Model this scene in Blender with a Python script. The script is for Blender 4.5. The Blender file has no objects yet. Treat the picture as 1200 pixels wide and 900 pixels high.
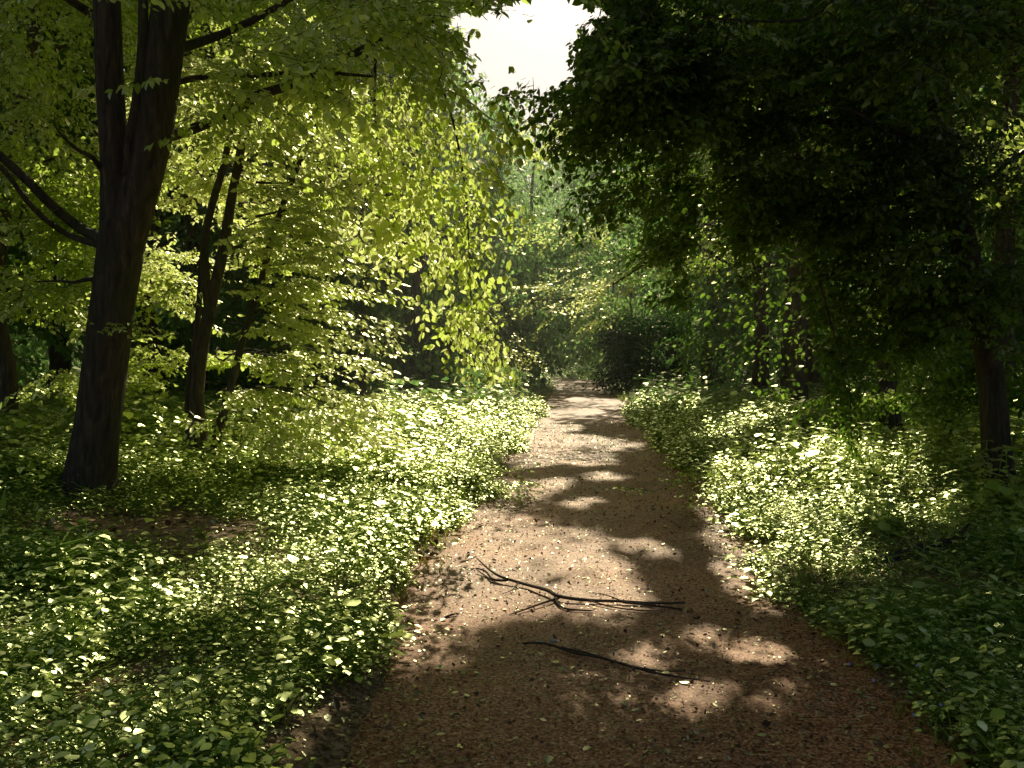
import bpy, math
import numpy as np
from math import radians as R, sin, cos, tan, pi
from mathutils import Matrix, Vector

rng = np.random.default_rng(11)
scene = bpy.context.scene
C = scene.collection
U = rng.uniform

# ------------------------------------------------------------------ camera geometry
F, CAMH, PITCH = 1040.0, 1.6, math.atan(35/1040)
cp, sp_ = cos(PITCH), sin(PITCH)
def P(px, py, d):
    """world point seen at photo pixel px,py, d metres ahead"""
    u, v = (px-600)/F, (450-py)/F
    k = d/(cp + v*sp_)
    return np.array([u*k, d, CAMH + k*(v*cp - sp_)])
def proj(p):
    x, y, z = p[..., 0], p[..., 1], p[..., 2]-CAMH
    dep = np.maximum(y*cp - z*sp_, .05)
    return 600+F*x/dep, 450-F*(z*cp+y*sp_)/dep, dep

SUN_EL, SUN_AZ = R(38), R(7)             # azimuth from +Y, negative = left
S = np.array([sin(SUN_AZ)*cos(SUN_EL), cos(SUN_AZ)*cos(SUN_EL), sin(SUN_EL)])

# ------------------------------------------------------------------ noise + terrain
_tab = np.random.default_rng(5).random((256, 256))
def vnoise(x, y):
    x = np.asarray(x, float); y = np.asarray(y, float)
    xi, yi = np.floor(x).astype(int), np.floor(y).astype(int)
    fx, fy = x-xi, y-yi
    fx, fy = fx*fx*(3-2*fx), fy*fy*(3-2*fy)
    g = lambda a, b: _tab[a & 255, b & 255]
    return (g(xi, yi)*(1-fx)+g(xi+1, yi)*fx)*(1-fy)+(g(xi, yi+1)*(1-fx)+g(xi+1, yi+1)*fx)*fy
def sm(a, b, x):
    t = np.clip((x-a)/(b-a), 0, 1); return t*t*(3-2*t)
def pathc(y):
    y = np.asarray(y, float)
    return .2+.073*y - np.where(y > 47, (np.clip(y, 47, 70)-47)**2*.055, 0)
def terrain(x, y):
    u = np.abs(x-pathc(y))
    edge = (vnoise(x*1.1+9, y*1.1)-.5)*.35+(vnoise(x*4+3, y*4)-.5)*.12
    near = sm(66, 60, y)
    side = -.03+sm(1.1, 1.65, u+edge)*.11+sm(1.6, 7, u)*.25
    z = side*near + .25*(1-near)
    z = z+(vnoise(x*.35, y*.35)-.5)*.22*sm(1.8, 4, u)+(vnoise(x*1.6, y*1.6)-.5)*.06*sm(1.5, 2.2, u)
    z = z+sm(56, 78, y)*1.1+sm(2, 22, x-pathc(y))*sm(12, 40, y)*.5
    return z

# ------------------------------------------------------------------ where light reaches (gaps in the canopy)
ELL = [  # photo pixel ellipses: cx cy rx ry angle(deg)
 (575, 622, 150, 48, -6), (690, 636, 85, 36, 14), (470, 650, 80, 40, 0), (440, 560, 150, 62, 0), (500, 500, 110, 28, 0), (610, 498, 55, 14, -10),
 (380, 620, 150, 50, 0), (330, 665, 100, 34, 20), (420, 695, 90, 50, 0), (300, 785, 160, 66, -18), (110, 840, 170, 80, -10), (390, 740, 70, 40, -30),
 (60, 690, 65, 58, 0), (40, 760, 110, 60, 0), (180, 770, 90, 30, 0),
 (500, 700, 55, 28, 0), (826, 735, 44, 24, 0), (902, 741, 32, 24, 0), (850, 688, 64, 16, 8), (765, 695, 50, 15, 0),
 (713, 535, 30, 6, 0), (770, 604, 42, 9, 8), (690, 560, 34, 6, 0), (640, 545, 42, 8, -8),
 (668, 488, 22, 4, 0), (690, 472, 20, 3, 0), (676, 460, 16, 2, 0), (850, 622, 26, 8, 15),
 (915, 585, 105, 52, 8), (1010, 560, 110, 34, 0), (905, 495, 55, 9, 0), (985, 632, 60, 24, 10), (1090, 590, 50, 18, 0),
 (880, 640, 45, 22, 20), (580, 470, 60, 8, 0), (60, 470, 40, 8, 0)]
def lit_ground(g):
    px, py, dep = proj(np.stack([g[:, 0], g[:, 1], np.full(len(g), .25)], 1))
    nx = (vnoise(g[:, 0]*2.3, g[:, 1]*1.3)-.5)*.55
    m = np.zeros(len(g), bool)
    for cx, cy, rx, ry, a in ELL:
        ca, sa = cos(R(a)), sin(R(a))
        dx, dy = px-cx, py-cy
        e = ((dx*ca+dy*sa)/rx)**2+((-dx*sa+dy*ca)/ry)**2
        m |= e+nx < 1
    fl = vnoise(g[:, 0]*2.1+40, g[:, 1]*1.0+7)      # sun flecks on the far ground
    m |= (g[:, 1] > 11) & (fl > .80) & (np.abs(g[:, 0]-pathc(g[:, 1])) > 1.6)
    return m & (g[:, 1] > 2.5)
VOL = [  # lit volumes: centre, radius
 (P(390, 260, 12.2), 1.3), (P(380, 400, 12.2), 1.15), (P(300, 160, 12.5), 1.1), (P(290, 330, 12.3), .8), (P(350, 470, 12), .9),
 (P(535, 330, 8.2), .62), (P(560, 380, 8.2), .42), (P(500, 230, 8.4), .5), (P(250, 230, 12.3), .9), (P(230, 120, 11.5), 1.), (P(330, 80, 10.5), .9), (P(420, 110, 9.5), .7), (P(520, 120, 11), 1.), (P(565, 140, 14), 1.2), (P(1160, 190, 14), 1.3), (P(1040, 160, 16), .7), (P(270, 220, 13.6), 1.5), (P(600, 150, 16.5), 1.4), (P(840, 290, 20), 1.), (P(215, 330, 12.4), .8), (P(300, 430, 12), .9),
 (P(690, 250, 22), 1.3), (P(655, 350, 17), .8), (P(700, 330, 17), .6), (P(560, 150, 14), .9), (P(470, 160, 9), .5),
 (P(905, 400, 11), .28), (P(1030, 372, 9), .2), (P(1000, 500, 8.6), .3), (P(960, 140, 8.8), .3), (P(850, 210, 8.6), .3), (P(1050, 260, 9), .35), (P(740, 190, 8.2), .35), (P(880, 90, 8), .25), (P(1110, 120, 8.6), .3), (P(420, 500, 14), 1.0), (P(110, 380, 8.5), .3)]
VC = np.array([v[0] for v in VOL]); VR = np.array([v[1] for v in VOL])
def keep_mask(c, soft=.03, gsoft=.03):
    """which leaves survive, given the gaps light falls through and the open patch of sky"""
    n = len(c); keep = np.ones(n, bool)
    t = (c[:, 2]-.25)/S[2]
    g = c-S[None]*t[:, None]
    high = c[:, 2] > 1.2
    keep &= ~(high & lit_ground(g) & (rng.random(n) > gsoft))
    for vc, vr in VOL:
        d = c-vc; al = d@S
        perp = np.linalg.norm(d-al[:, None]*S, axis=1)
        keep &= ~((al > vr*1.1) & (perp < vr*(.75+.5*vnoise(c[:, 0]*3, c[:, 2]*3))) & (rng.random(n) > soft))
    px, py, dep = proj(c)
    for cx, cy, rx, ry in ((635, 45, 58, 50), (588, 62, 46, 40), (640, 84, 36, 20), (560, 24, 40, 14), (655, 10, 50, 22)):
        e = ((px-cx)/rx)**2+((py-cy)/ry)**2+(vnoise(px*.05, py*.05)-.5)*1.+(vnoise(px*.13, py*.13)-.5)*.9+rng.normal(0, .18, n)
        keep &= ~((e < 1) & (c[:, 1] > 1))
    return keep

# ------------------------------------------------------------------ materials
def mat(name):
    m = bpy.data.materials.new(name); m.use_nodes = True
    nt = m.node_tree; nt.nodes.clear()
    out = nt.nodes.new('ShaderNodeOutputMaterial')
    return m, nt, out
def N(nt, typ, **kw):
    n = nt.nodes.new(typ)
    for k, v in kw.items():
        if k.startswith('i_'): n.inputs[k[2:].replace('_', ' ')].default_value = v
        else: setattr(n, k, v)
    return n
def ramp(nt, stops, fac):
    r = nt.nodes.new('ShaderNodeValToRGB')
    while len(r.color_ramp.elements) < len(stops): r.color_ramp.elements.new(.5)
    for e, (p, c) in zip(r.color_ramp.elements, stops): e.position = p; e.color = (*c, 1)
    nt.links.new(fac, r.inputs[0]); return r.outputs[0]
def leaf_material(name, diff, trans, gcol=(1, .97, .62, 1), *, tmix=.7, gloss=.5, rough=.42):
    m, nt, out = mat(name); L = nt.links.new
    at = N(nt, 'ShaderNodeAttribute', attribute_name='tint')
    f = at.outputs['Fac']
    dcol = ramp(nt, [(0, diff[0]), (.55, diff[1]), (1, diff[2])], f)
    tcol = ramp(nt, [(0, trans[0]), (.55, trans[1]), (1, trans[2])], f)
    d = N(nt, 'ShaderNodeBsdfDiffuse'); L(dcol, d.inputs[0])
    t = N(nt, 'ShaderNodeBsdfTranslucent'); L(tcol, t.inputs[0])
    mx = N(nt, 'ShaderNodeMixShader'); mx.inputs[0].default_value = tmix
    L(d.outputs[0], mx.inputs[1]); L(t.outputs[0], mx.inputs[2])
    g = N(nt, 'ShaderNodeBsdfGlossy'); g.inputs['Roughness'].default_value = rough
    g.inputs[0].default_value = gcol
    fr = N(nt, 'ShaderNodeFresnel'); fr.inputs[0].default_value = 1.42
    mu = N(nt, 'ShaderNodeMath', operation='MULTIPLY'); mu.inputs[1].default_value = gloss
    L(fr.outputs[0], mu.inputs[0])
    m2 = N(nt, 'ShaderNodeMixShader'); L(mu.outputs[0], m2.inputs[0]); L(mx.outputs[0], m2.inputs[1]); L(g.outputs[0], m2.inputs[2])
    L(m2.outputs[0], out.inputs[0]); return m
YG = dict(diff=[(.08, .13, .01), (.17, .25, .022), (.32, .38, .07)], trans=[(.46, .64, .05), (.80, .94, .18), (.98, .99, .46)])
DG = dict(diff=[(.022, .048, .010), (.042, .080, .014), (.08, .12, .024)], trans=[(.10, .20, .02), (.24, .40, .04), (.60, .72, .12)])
BG = dict(diff=[(.035, .085, .030), (.060, .135, .045), (.11, .19, .06)], trans=[(.13, .30, .06), (.27, .47, .11), (.50, .68, .2)])
M = {}
M['leaf'] = leaf_material('beech_leaf', **YG)
M['leaf_shaded'] = leaf_material('shaded_leaf', **DG, gloss=.2)  # beech leaf with the right canopy's shade put into its darker colour
M['leaf_far'] = leaf_material('distant_leaf', **BG, gloss=.15)
M['herb'] = leaf_material('herb_leaf', diff=[(.17, .29, .02), (.32, .47, .045), (.49, .60, .11)], trans=[(.36, .56, .04), (.68, .86, .14), (.93, .97, .36)], gcol=(.95, 1, .5, 1), tmix=.45, gloss=1.15, rough=.42)
M['yew'] = leaf_material('yew_needles', diff=[(.010, .045, .006), (.02, .070, .010), (.035, .10, .015)], trans=[(.04, .16, .02), (.08, .26, .03), (.12, .34, .05)], tmix=.25, gloss=.05)
M['litter'] = leaf_material('dead_leaf', diff=[(.07, .035, .018), (.14, .075, .035), (.26, .17, .09)], trans=[(.10, .05, .02), (.2, .1, .04), (.3, .2, .09)], tmix=.25, gloss=.5)
M['pale'] = leaf_material('pale_fallen_leaf', diff=[(.22, .20, .11), (.34, .32, .18), (.50, .48, .34)], trans=[(.2, .2, .1), (.3, .3, .14), (.4, .4, .2)], tmix=.2, gloss=.5)
def flower_mat():
    m, nt, out = mat('violet_petal')
    b = N(nt, 'ShaderNodeBsdfPrincipled'); nz = N(nt, 'ShaderNodeTexNoise', i_Scale=60.)
    nt.links.new(ramp(nt, [(.3, (.30, .24, .62)), (.7, (.50, .45, .80))], nz.outputs[0]), b.inputs['Base Color'])
    nt.links.new(b.outputs[0], out.inputs[0]); return m
M['violet'] = flower_mat()
def bark(name, a, b_, c, sc=1.):
    m, nt, out = mat(name); L = nt.links.new
    tc = N(nt, 'ShaderNodeTexCoord'); mp = N(nt, 'ShaderNodeMapping'); mp.inputs['Scale'].default_value = (9*sc, 9*sc, 1.6*sc)
    L(tc.outputs['Object'], mp.inputs[0])
    n1 = N(nt, 'ShaderNodeTexNoise', i_Scale=2.2, i_Detail=8., i_Roughness=.65, i_Distortion=.6); L(mp.outputs[0], n1.inputs[0])
    n2 = N(nt, 'ShaderNodeTexNoise', i_Scale=1.3, i_Detail=4.); L(tc.outputs['Object'], n2.inputs[0])
    col = ramp(nt, [(.30, a), (.55, b_), (.75, c)], n1.outputs[0])
    mx = N(nt, 'ShaderNodeMix', data_type='RGBA'); mx.blend_type = 'MIX'
    moss = ramp(nt, [(.52, (0, 0, 0)), (.68, (.6, .6, .6))], n2.outputs[0]); L(moss, mx.inputs[0])
    L(col, mx.inputs[6]); mx.inputs[7].default_value = (.04, .055, .015, 1)
    b = N(nt, 'ShaderNodeBsdfPrincipled', i_Roughness=.85); L(mx.outputs[2], b.inputs['Base Color'])
    bp = N(nt, 'ShaderNodeBump', i_Strength=1., i_Distance=.04); L(n1.outputs[0], bp.inputs['Height']); L(bp.outputs[0], b.inputs['Normal'])
    L(b.outputs[0], out.inputs[0]); return m
M['bark'] = bark('bark', (.02, .013, .007), (.085, .058, .032), (.19, .135, .075))
M['bark_grey'] = bark('grey_bark', (.03, .022, .012), (.10, .075, .042), (.2, .155, .09))
M['deadwood'] = bark('dead_branch_bark', (.05, .03, .017), (.16, .10, .055), (.34, .23, .13), 6)
def stone_mat():
    m, nt, out = mat('pale_stone')
    b = N(nt, 'ShaderNodeBsdfPrincipled', i_Roughness=.8); nz = N(nt, 'ShaderNodeTexNoise', i_Scale=45.)
    nt.links.new(ramp(nt, [(.3, (.32, .28, .22)), (.7, (.62, .58, .48))], nz.outputs[0]), b.inputs['Base Color'])
    nt.links.new(b.outputs[0], out.inputs[0]); return m
M['stone'] = stone_mat()
def ground_mat(name, stops, big, sc, bump, rough=.6, spec=.5):
    m, nt, out = mat(name); L = nt.links.new
    tc = N(nt, 'ShaderNodeTexCoord')
    n1 = N(nt, 'ShaderNodeTexNoise', i_Scale=sc, i_Detail=10., i_Roughness=.72); L(tc.outputs['Object'], n1.inputs[0])
    v = N(nt, 'ShaderNodeTexVoronoi', i_Scale=sc*2.3); L(tc.outputs['Object'], v.inputs[0])
    n2 = N(nt, 'ShaderNodeTexNoise', i_Scale=.9, i_Detail=5.); L(tc.outputs['Object'], n2.inputs[0])
    ad = N(nt, 'ShaderNodeMath', operation='MULTIPLY_ADD'); ad.inputs[1].default_value = .45; ad.inputs[2].default_value = -.08
    sep = N(nt, 'ShaderNodeSeparateColor'); L(v.outputs['Color'], sep.inputs[0]); L(sep.outputs[0], ad.inputs[0])
    a2 = N(nt, 'ShaderNodeMath', operation='MULTIPLY_ADD'); a2.inputs[1].default_value = .75; L(n1.outputs[0], a2.inputs[0]); L(ad.outputs[0], a2.inputs[2])
    col = ramp(nt, stops, a2.outputs[0])
    mx = N(nt, 'ShaderNodeMix', data_type='RGBA'); mx.blend_type = 'MULTIPLY'; mx.inputs[0].default_value = .8
    L(col, mx.inputs[6]); L(ramp(nt, big, n2.outputs[0]), mx.inputs[7])
    b = N(nt, 'ShaderNodeBsdfPrincipled', i_Roughness=rough); b.inputs['Specular IOR Level'].default_value = spec
    b.inputs['Specular Tint'].default_value = (1, .80, .55, 1)
    L(mx.outputs[2], b.inputs['Base Color'])
    bp = N(nt, 'ShaderNodeBump', i_Strength=bump, i_Distance=.012); L(a2.outputs[0], bp.inputs['Height']); L(bp.outputs[0], b.inputs['Normal'])
    L(b.outputs[0], out.inputs[0]); return m
M['path'] = ground_mat('path_dirt', [(.2, (.07, .016, .006)), (.42, (.33, .11, .04)), (.6, (.62, .26, .115)), (.8, (.90, .54, .30))],
                       [(.32, (.5, .45, .42)), (.66, (1.1, 1.05, 1))], 38., .6, .54, .42)
M['soil'] = ground_mat('forest_soil', [(.2, (.06, .03, .015)), (.45, (.24, .125, .06)), (.65, (.42, .25, .13)), (.85, (.6, .4, .24))],
                       [(.3, (.5, .6, .4)), (.7, (1, 1, 1))], 26., 1., .75, .35)

# ------------------------------------------------------------------ mesh helpers
def np_mesh(name, verts, faces4=None, tris=None, mat_idx=None, tint=None, smooth=False, mats=()):
    me = bpy.data.meshes.new(name)
    nq = 0 if faces4 is None else len(faces4); nt_ = 0 if tris is None else len(tris)
    me.vertices.add(len(verts)); me.vertices.foreach_set('co', np.asarray(verts, np.float32).ravel())
    loops = []
    if nq: loops.append(np.asarray(faces4).ravel())
    if nt_: loops.append(np.asarray(tris).ravel())
    loops = np.concatenate(loops).astype(np.int32)
    me.loops.add(len(loops)); me.loops.foreach_set('vertex_index', loops)
    me.polygons.add(nq+nt_)
    st = np.concatenate([np.arange(nq)*4, nq*4+np.arange(nt_)*3]).astype(np.int32)
    me.polygons.foreach_set('loop_start', st)
    for m in mats: me.materials.append(m)
    if mat_idx is not None: me.polygons.foreach_set('material_index', mat_idx.astype(np.int32))
    if smooth: me.polygons.foreach_set('use_smooth', np.ones(nq+nt_, bool))
    me.update(calc_edges=True)
    if tint is not None:
        a = me.attributes.new('tint', 'FLOAT', 'FACE'); a.data.foreach_set('value', tint.astype(np.float32))
    return me
def tag(o, label=None, cat=None, group=None, kind=None):
    if label: o['label'] = label
    if cat: o['category'] = cat
    if group: o['group'] = group
    if kind: o['kind'] = kind
    return o
def link(name, me, parent=None, loc=None):
    o = bpy.data.objects.new(name, me); C.objects.link(o)
    if parent is not None: o.parent = parent
    if loc is not None: o.location = loc
    return o
def thing(name, loc, label, cat, group=None):
    return tag(link(name, None, loc=tuple(loc)), label, cat, group)

def tube(points, radii, seg=12, rough=0., sub=4, flare=0.):
    """tapered tube along a smoothed polyline -> verts, quads"""
    p = np.asarray(points, float); r = np.asarray(radii, float)
    n = len(p); t = np.linspace(0, n-1, (n-1)*sub+1)
    i = np.clip(t.astype(int), 0, n-2); f = (t-i)[:, None]
    p0, p1, p2, p3 = p[np.clip(i-1, 0, n-1)], p[i], p[i+1], p[np.clip(i+2, 0, n-1)]
    q = .5*((2*p1)+(-p0+p2)*f+(2*p0-5*p1+4*p2-p3)*f**2+(-p0+3*p1-3*p2+p3)*f**3)
    rr = np.interp(t, np.arange(n), r)
    tan_ = np.gradient(q, axis=0); tan_ /= np.linalg.norm(tan_, axis=1)[:, None]+1e-9
    up = np.array([0, 1., 0]) if abs(tan_[0][1]) < .8 else np.array([1., 0, 0])
    a = np.cross(tan_, up); a /= np.linalg.norm(a, axis=1)[:, None]+1e-9
    b = np.cross(tan_, a)
    th = np.linspace(0, 2*pi, seg, endpoint=False)
    R_ = rr[:, None]*np.ones(seg)[None]
    if rough:
        R_ = R_*(1+rough*(vnoise(np.cos(th)[None]*1.6+t[:, None]*.5+7, np.sin(th)[None]*1.6+t[:, None]*.35)-.5)*2)
    if flare:
        k = np.exp(-np.arange(len(q))/2.2)[:, None]
        R_ = R_*(1+flare*k*(.6+.5*np.cos(3*th+1.)[None]+.3*np.cos(5*th)[None]))
    v = q[:, None]+R_[..., None]*(np.cos(th)[None, :, None]*a[:, None]+np.sin(th)[None, :, None]*b[:, None])
    m = len(q); idx = np.arange(m*seg).reshape(m, seg)
    f4 = np.stack([idx[:-1], np.roll(idx[:-1], -1, 1), np.roll(idx[1:], -1, 1), idx[1:]], -1).reshape(-1, 4)
    v = v.reshape(-1, 3)
    v = np.vstack([v, q[-1:]+tan_[-1:]*rr[-1], q[:1]])
    e = idx[-1]; tr = np.stack([e, np.roll(e, -1), np.full(seg, m*seg)], -1)
    e0 = idx[0]; tr0 = np.stack([np.roll(e0, -1), e0, np.full(seg, m*seg+1)], -1)
    return v, f4, np.vstack([tr, tr0])
def join(parts):
    vs, fs, ts, o = [], [], [], 0
    for v, f, t in parts:
        vs.append(v); fs.append(f+o); ts.append(t+o); o += len(v)
    return np.vstack(vs), np.vstack(fs), np.vstack(ts)
def tube_obj(name, parts, m, parent, origin):
    v, f, t = join(parts)
    return link(name, np_mesh(name, v-np.asarray(origin), f, t, smooth=True, mats=[m]), parent)

# leaf blades (x = along, y = across): six points folded on the midrib, or four for distant leaves
LEAF6 = np.array([(0, 0, 0), (.30, .27, .05), (.70, .22, .04), (1, 0, -.05), (.70, -.22, .04), (.30, -.27, .05)])
LEAF4 = np.array([(0, 0, 0), (.45, .30, .04), (1, 0, -.05), (.45, -.30, .04)])
LEAF9 = np.array([(0, 0, 0), (.18, .20, .05), (.48, .29, .07), (.80, .15, .03), (1, 0, -.09), (.80, -.15, .03), (.48, -.29, .07), (.18, -.20, .05), (.5, 0, .0)])
FACES = {4: [[0, 1, 2, 3]], 6: [[0, 1, 2, 3], [0, 3, 4, 5]], 9: [[0, 1, 2, 8], [8, 2, 3, 4], [0, 8, 6, 7], [8, 4, 5, 6]]}
def rot(ax, ang):
    """batched axis rotation matrices"""
    c, s = np.cos(ang), np.sin(ang); z, o = np.zeros_like(c), np.ones_like(c)
    if ax == 'x': m = [o, z, z, z, c, -s, z, s, c]
    elif ax == 'y': m = [c, z, s, z, o, z, -s, z, c]
    else: m = [c, -s, z, s, c, z, z, z, o]
    return np.stack(m, -1).reshape(c.shape+(3, 3))
def spray(nl, length, leaf, side=3, droop=.12, seed=0):
    """one twig: origins, rotations, sizes of its leaves + twig segments"""
    r = np.random.default_rng(seed)
    pos, yaw, seg = [], [], []
    def walk(p, a, ln, k):
        for j in range(k):
            a += r.uniform(-.16, .16); s = ln/k
            q = p+np.array([cos(a)*s, sin(a)*s, -droop*s*(j+1)/k*2]); seg.append((p.copy(), q.copy()))
            sg = 1 if j % 2 else -1
            pos.append(q); yaw.append(a+sg*r.uniform(.6, 1.1)); p = q
        pos.append(p); yaw.append(a)
        return
    main = max(5, int(nl*.34)); walk(np.zeros(3), 0., length, main)
    pts = [s[1] for s in seg[:main]]
    left = nl-len(pos); per = max(2, left//side-1)
    for i in range(side):
        p = pts[int((i+.6)*main/(side+.6)) % main]; sg = 1 if i % 2 else -1
        walk(p.copy(), sg*r.uniform(.5, .9), length*r.uniform(.45, .6)*(1-.4*i/side), per)
    pos = np.array(pos); n = len(pos)
    size = leaf*r.uniform(.65, 1.2, n)
    Rm = rot('z', np.array(yaw))@rot('y', r.uniform(-.15, .6, n))@rot('x', r.normal(0, .4, n))
    return dict(pos=pos, R=Rm, size=size, seg=np.array(seg))
SP = [spray(26, .60, .075, 3, .14, s) for s in range(6)]
SPF = [spray(14, .60, .12, 2, .16, 20+s) for s in range(5)]

def foliage_mesh(name, pos, yaw, pitch, roll, scale, templates, mats, blade=LEAF6, origin=(0, 0, 0), twigs=True, filt=True, droopy=0., leafscale=1., tintbias=0., soft=.03, gsoft=.03, sunny=0.):
    pos = np.asarray(pos, float); n = len(pos)
    which = rng.integers(0, len(templates), n)
    cs, Ls, Tv = [], [], []
    for k, T in enumerate(templates):
        s = which == k
        if not s.any(): continue
        Rm = rot('z', yaw[s])@rot('y', pitch[s])@rot('x', roll[s]); sc = scale[s]
        c = pos[s][:, None]+np.einsum('nij,mj->nmi', Rm, T['pos'])*sc[:, None, None]
        RR = np.einsum('nij,mjk->nmik', Rm, T['R'])
        size = T['size'][None]*sc[:, None]*leafscale*U(.8, 1.2, (s.sum(), len(T['size'])))
        cs.append(c.reshape(-1, 3)); Ls.append((RR.reshape(-1, 3, 3), size.ravel()))
        if twigs:
            a = pos[s][:, None]+np.einsum('nij,mj->nmi', Rm, T['seg'][:, 0])*sc[:, None, None]
            b = pos[s][:, None]+np.einsum('nij,mj->nmi', Rm, T['seg'][:, 1])*sc[:, None, None]
            Tv.append((a.reshape(-1, 3), b.reshape(-1, 3), np.repeat(sc, len(T['seg']))))
    c = np.vstack(cs); RR = np.vstack([l[0] for l in Ls]); size = np.concatenate([l[1] for l in Ls])
    if filt:
        k = keep_mask(c, soft, gsoft); c, RR, size = c[k], RR[k], size[k]
    if filt:
        k = np.linalg.norm(c-np.array([0, 0, CAMH]), axis=1) > 1.6
        c, RR, size = c[k], RR[k], size[k]
    if sunny:
        up = RR[:, :, 2]*np.sign(RR[:, 2:3, 2]+1e-6); tgt = up*(1-sunny)+np.array([[.02, .10, 1.]])*sunny; tgt /= np.linalg.norm(tgt, axis=1)[:, None]
        xx = RR[:, :, 0]-tgt*np.sum(RR[:, :, 0]*tgt, 1)[:, None]; xx /= np.linalg.norm(xx, axis=1)[:, None]+1e-9
        RR = np.stack([xx, np.cross(tgt, xx), tgt], 2)
    if droopy:
        RR = RR@rot('y', np.abs(rng.normal(droopy, .25, len(c))))
    m = len(c); B = len(blade)
    bl = blade[None]*np.stack([np.ones(m), U(.72, 1.35, m), U(-.6, 2.2, m)], 1)[:, None]
    v = c[:, None]+np.einsum('nij,nbj->nbi', RR, bl)*size[:, None, None]
    base = (np.arange(m)*B)[:, None]
    f = np.concatenate([base+np.array(q) for q in FACES[B]], 1).reshape(-1, 4)
    ti = np.clip(rng.normal(.5+tintbias, .2, m)+(vnoise(c[:, 0]*.8+3, c[:, 2]*.8+c[:, 1]*.5)-.5)*.5, 0, 1)
    ti = np.repeat(ti, len(FACES[B]))
    v = v.reshape(-1, 3); mi = np.zeros(len(f))
    if twigs:
        a = np.vstack([t[0] for t in Tv]); b = np.vstack([t[1] for t in Tv]); s = np.concatenate([t[2] for t in Tv])
        if filt:
            k = keep_mask(b, soft, gsoft); a, b, s = a[k], b[k], s[k]
            k = np.linalg.norm(b-np.array([0, 0, CAMH]), axis=1) > 1.6
            a, b, s = a[k], b[k], s[k]
        d = b-a; d /= np.linalg.norm(d, axis=1)[:, None]+1e-9
        e = np.cross(d, [.3, .2, 1.]); e /= np.linalg.norm(e, axis=1)[:, None]+1e-9; g = np.cross(d, e)
        w = (.0028*s)[:, None]; o = len(v)
        tv = np.stack([a+e*w, a-e*w*.5+g*w, a-e*w*.5-g*w, b+e*w*.7, b-e*w*.35+g*w*.7, b-e*w*.35-g*w*.7], 1)
        ti0 = (np.arange(len(a))*6)[:, None]+o
        tf = np.concatenate([ti0+np.array(q) for q in ([0, 1, 4, 3], [1, 2, 5, 4], [2, 0, 3, 5])], 1).reshape(-1, 4)
        v = np.vstack([v, tv.reshape(-1, 3)]); f = np.vstack([f, tf]); mi = np.concatenate([mi, np.ones(len(tf))]); ti = np.concatenate([ti, np.zeros(len(tf))])
    return np_mesh(name, v-np.asarray(origin), f, None, mi, ti, mats=list(mats))

def in_ell(n, c, r, shell=.0):
    d = rng.normal(size=(n, 3)); d /= np.linalg.norm(d, axis=1)[:, None]
    q = rng.random(n)**(1/3.); q = shell+(1-shell)*q
    return np.asarray(c)+d*q[:, None]*np.asarray(r)
def clumped(n, c, r, k=14, spread=.26, shell=.3):
    """points gathered in clumps inside an ellipsoid: gives gaps between boughs"""
    cc = in_ell(k, c, r, shell); w = rng.integers(0, k, n)
    return cc[w]+rng.normal(size=(n, 3))*np.asarray(r)*spread*np.array([1, 1, .55])

class Tree:
    def __init__(s, name, base, label, cat='tree', group=None, bark='bark', leaf='leaf'):
        base = np.array([base[0], base[1], terrain(base[0], base[1])-.05])
        s.o = np.asarray(base); s.root = thing(name, base, label, cat, group); s.bark = M[bark]; s.leafm = M[leaf]
        s.pos, s.yaw, s.pit, s.sc, s.rl = [], [], [], [], []
    def trunk(s, paths, seg=18, name='trunk', flare=.5, rough=.08):
        tube_obj(name, [tube(p, r, seg, rough, 6, flare if i == 0 else 0) for i, (p, r) in enumerate(paths)], s.bark, s.root, s.o)
    def branch(s, pts, r, seg=8):
        tube_obj('branch', [tube(pts, r, seg, .05, 4)], s.bark, s.root, s.o)
    def limb(s, a, b, r0, sag=.0, twist=.12):
        a, b = np.asarray(a), np.asarray(b); L = np.linalg.norm(b-a)
        pts = [a+(b-a)*t+np.array([0, 0, sag*L*4*t*(1-t)])+rng.normal(size=3)*L*twist*.35*(0 < t < 1) for t in (0, .25, .5, .75, 1)]
        s.branch(pts, [r0, r0*.75, r0*.55, r0*.38, r0*.15]); return pts
    def add(s, pts, yaw=None, pitch=.15, psd=.25, sc=1., away=None, rsd=.3):
        n = len(pts); c = s.o if away is None else np.asarray(away)
        y = np.arctan2(pts[:, 1]-c[1], pts[:, 0]-c[0])+rng.normal(0, .9, n) if yaw is None else np.asarray(yaw)+rng.normal(0, .45, n)
        s.pos.append(pts); s.yaw.append(np.broadcast_to(y, n)); s.pit.append(rng.normal(pitch, psd, n)); s.sc.append(sc*U(.7, 1.25, n)); s.rl.append(rng.normal(0, rsd, n))
    def crown(s, templates=None, blade=LEAF6, name='crown', **kw):
        pos = np.vstack(s.pos); n = len(pos)
        me = foliage_mesh(name, pos, np.concatenate(s.yaw), np.concatenate(s.pit), np.concatenate(s.rl), np.concatenate(s.sc),
                          templates or SP, [s.leafm, s.bark], blade, s.o, **kw)
        s.pos, s.yaw, s.pit, s.sc, s.rl = [], [], [], [], []
        return link(name, me, s.root)
    def hang(s, a, b, n, width=.3, sc=.8, pitch=.6):
        """a hanging bough: sprays strung from a down to b"""
        a, b = np.asarray(a), np.asarray(b)
        t = rng.random(n)
        p = a+(b-a)*t[:, None]+rng.normal(size=(n, 3))*width*(.4+.6*np.sin(pi*np.clip(t, .1, .9)))[:, None]*np.array([1, 1, .5])
        y0 = math.atan2(b[1]-a[1], b[0]-a[0])
        s.add(p, yaw=np.full(n, y0)+rng.normal(0, .5, n), pitch=pitch, sc=sc)

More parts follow.
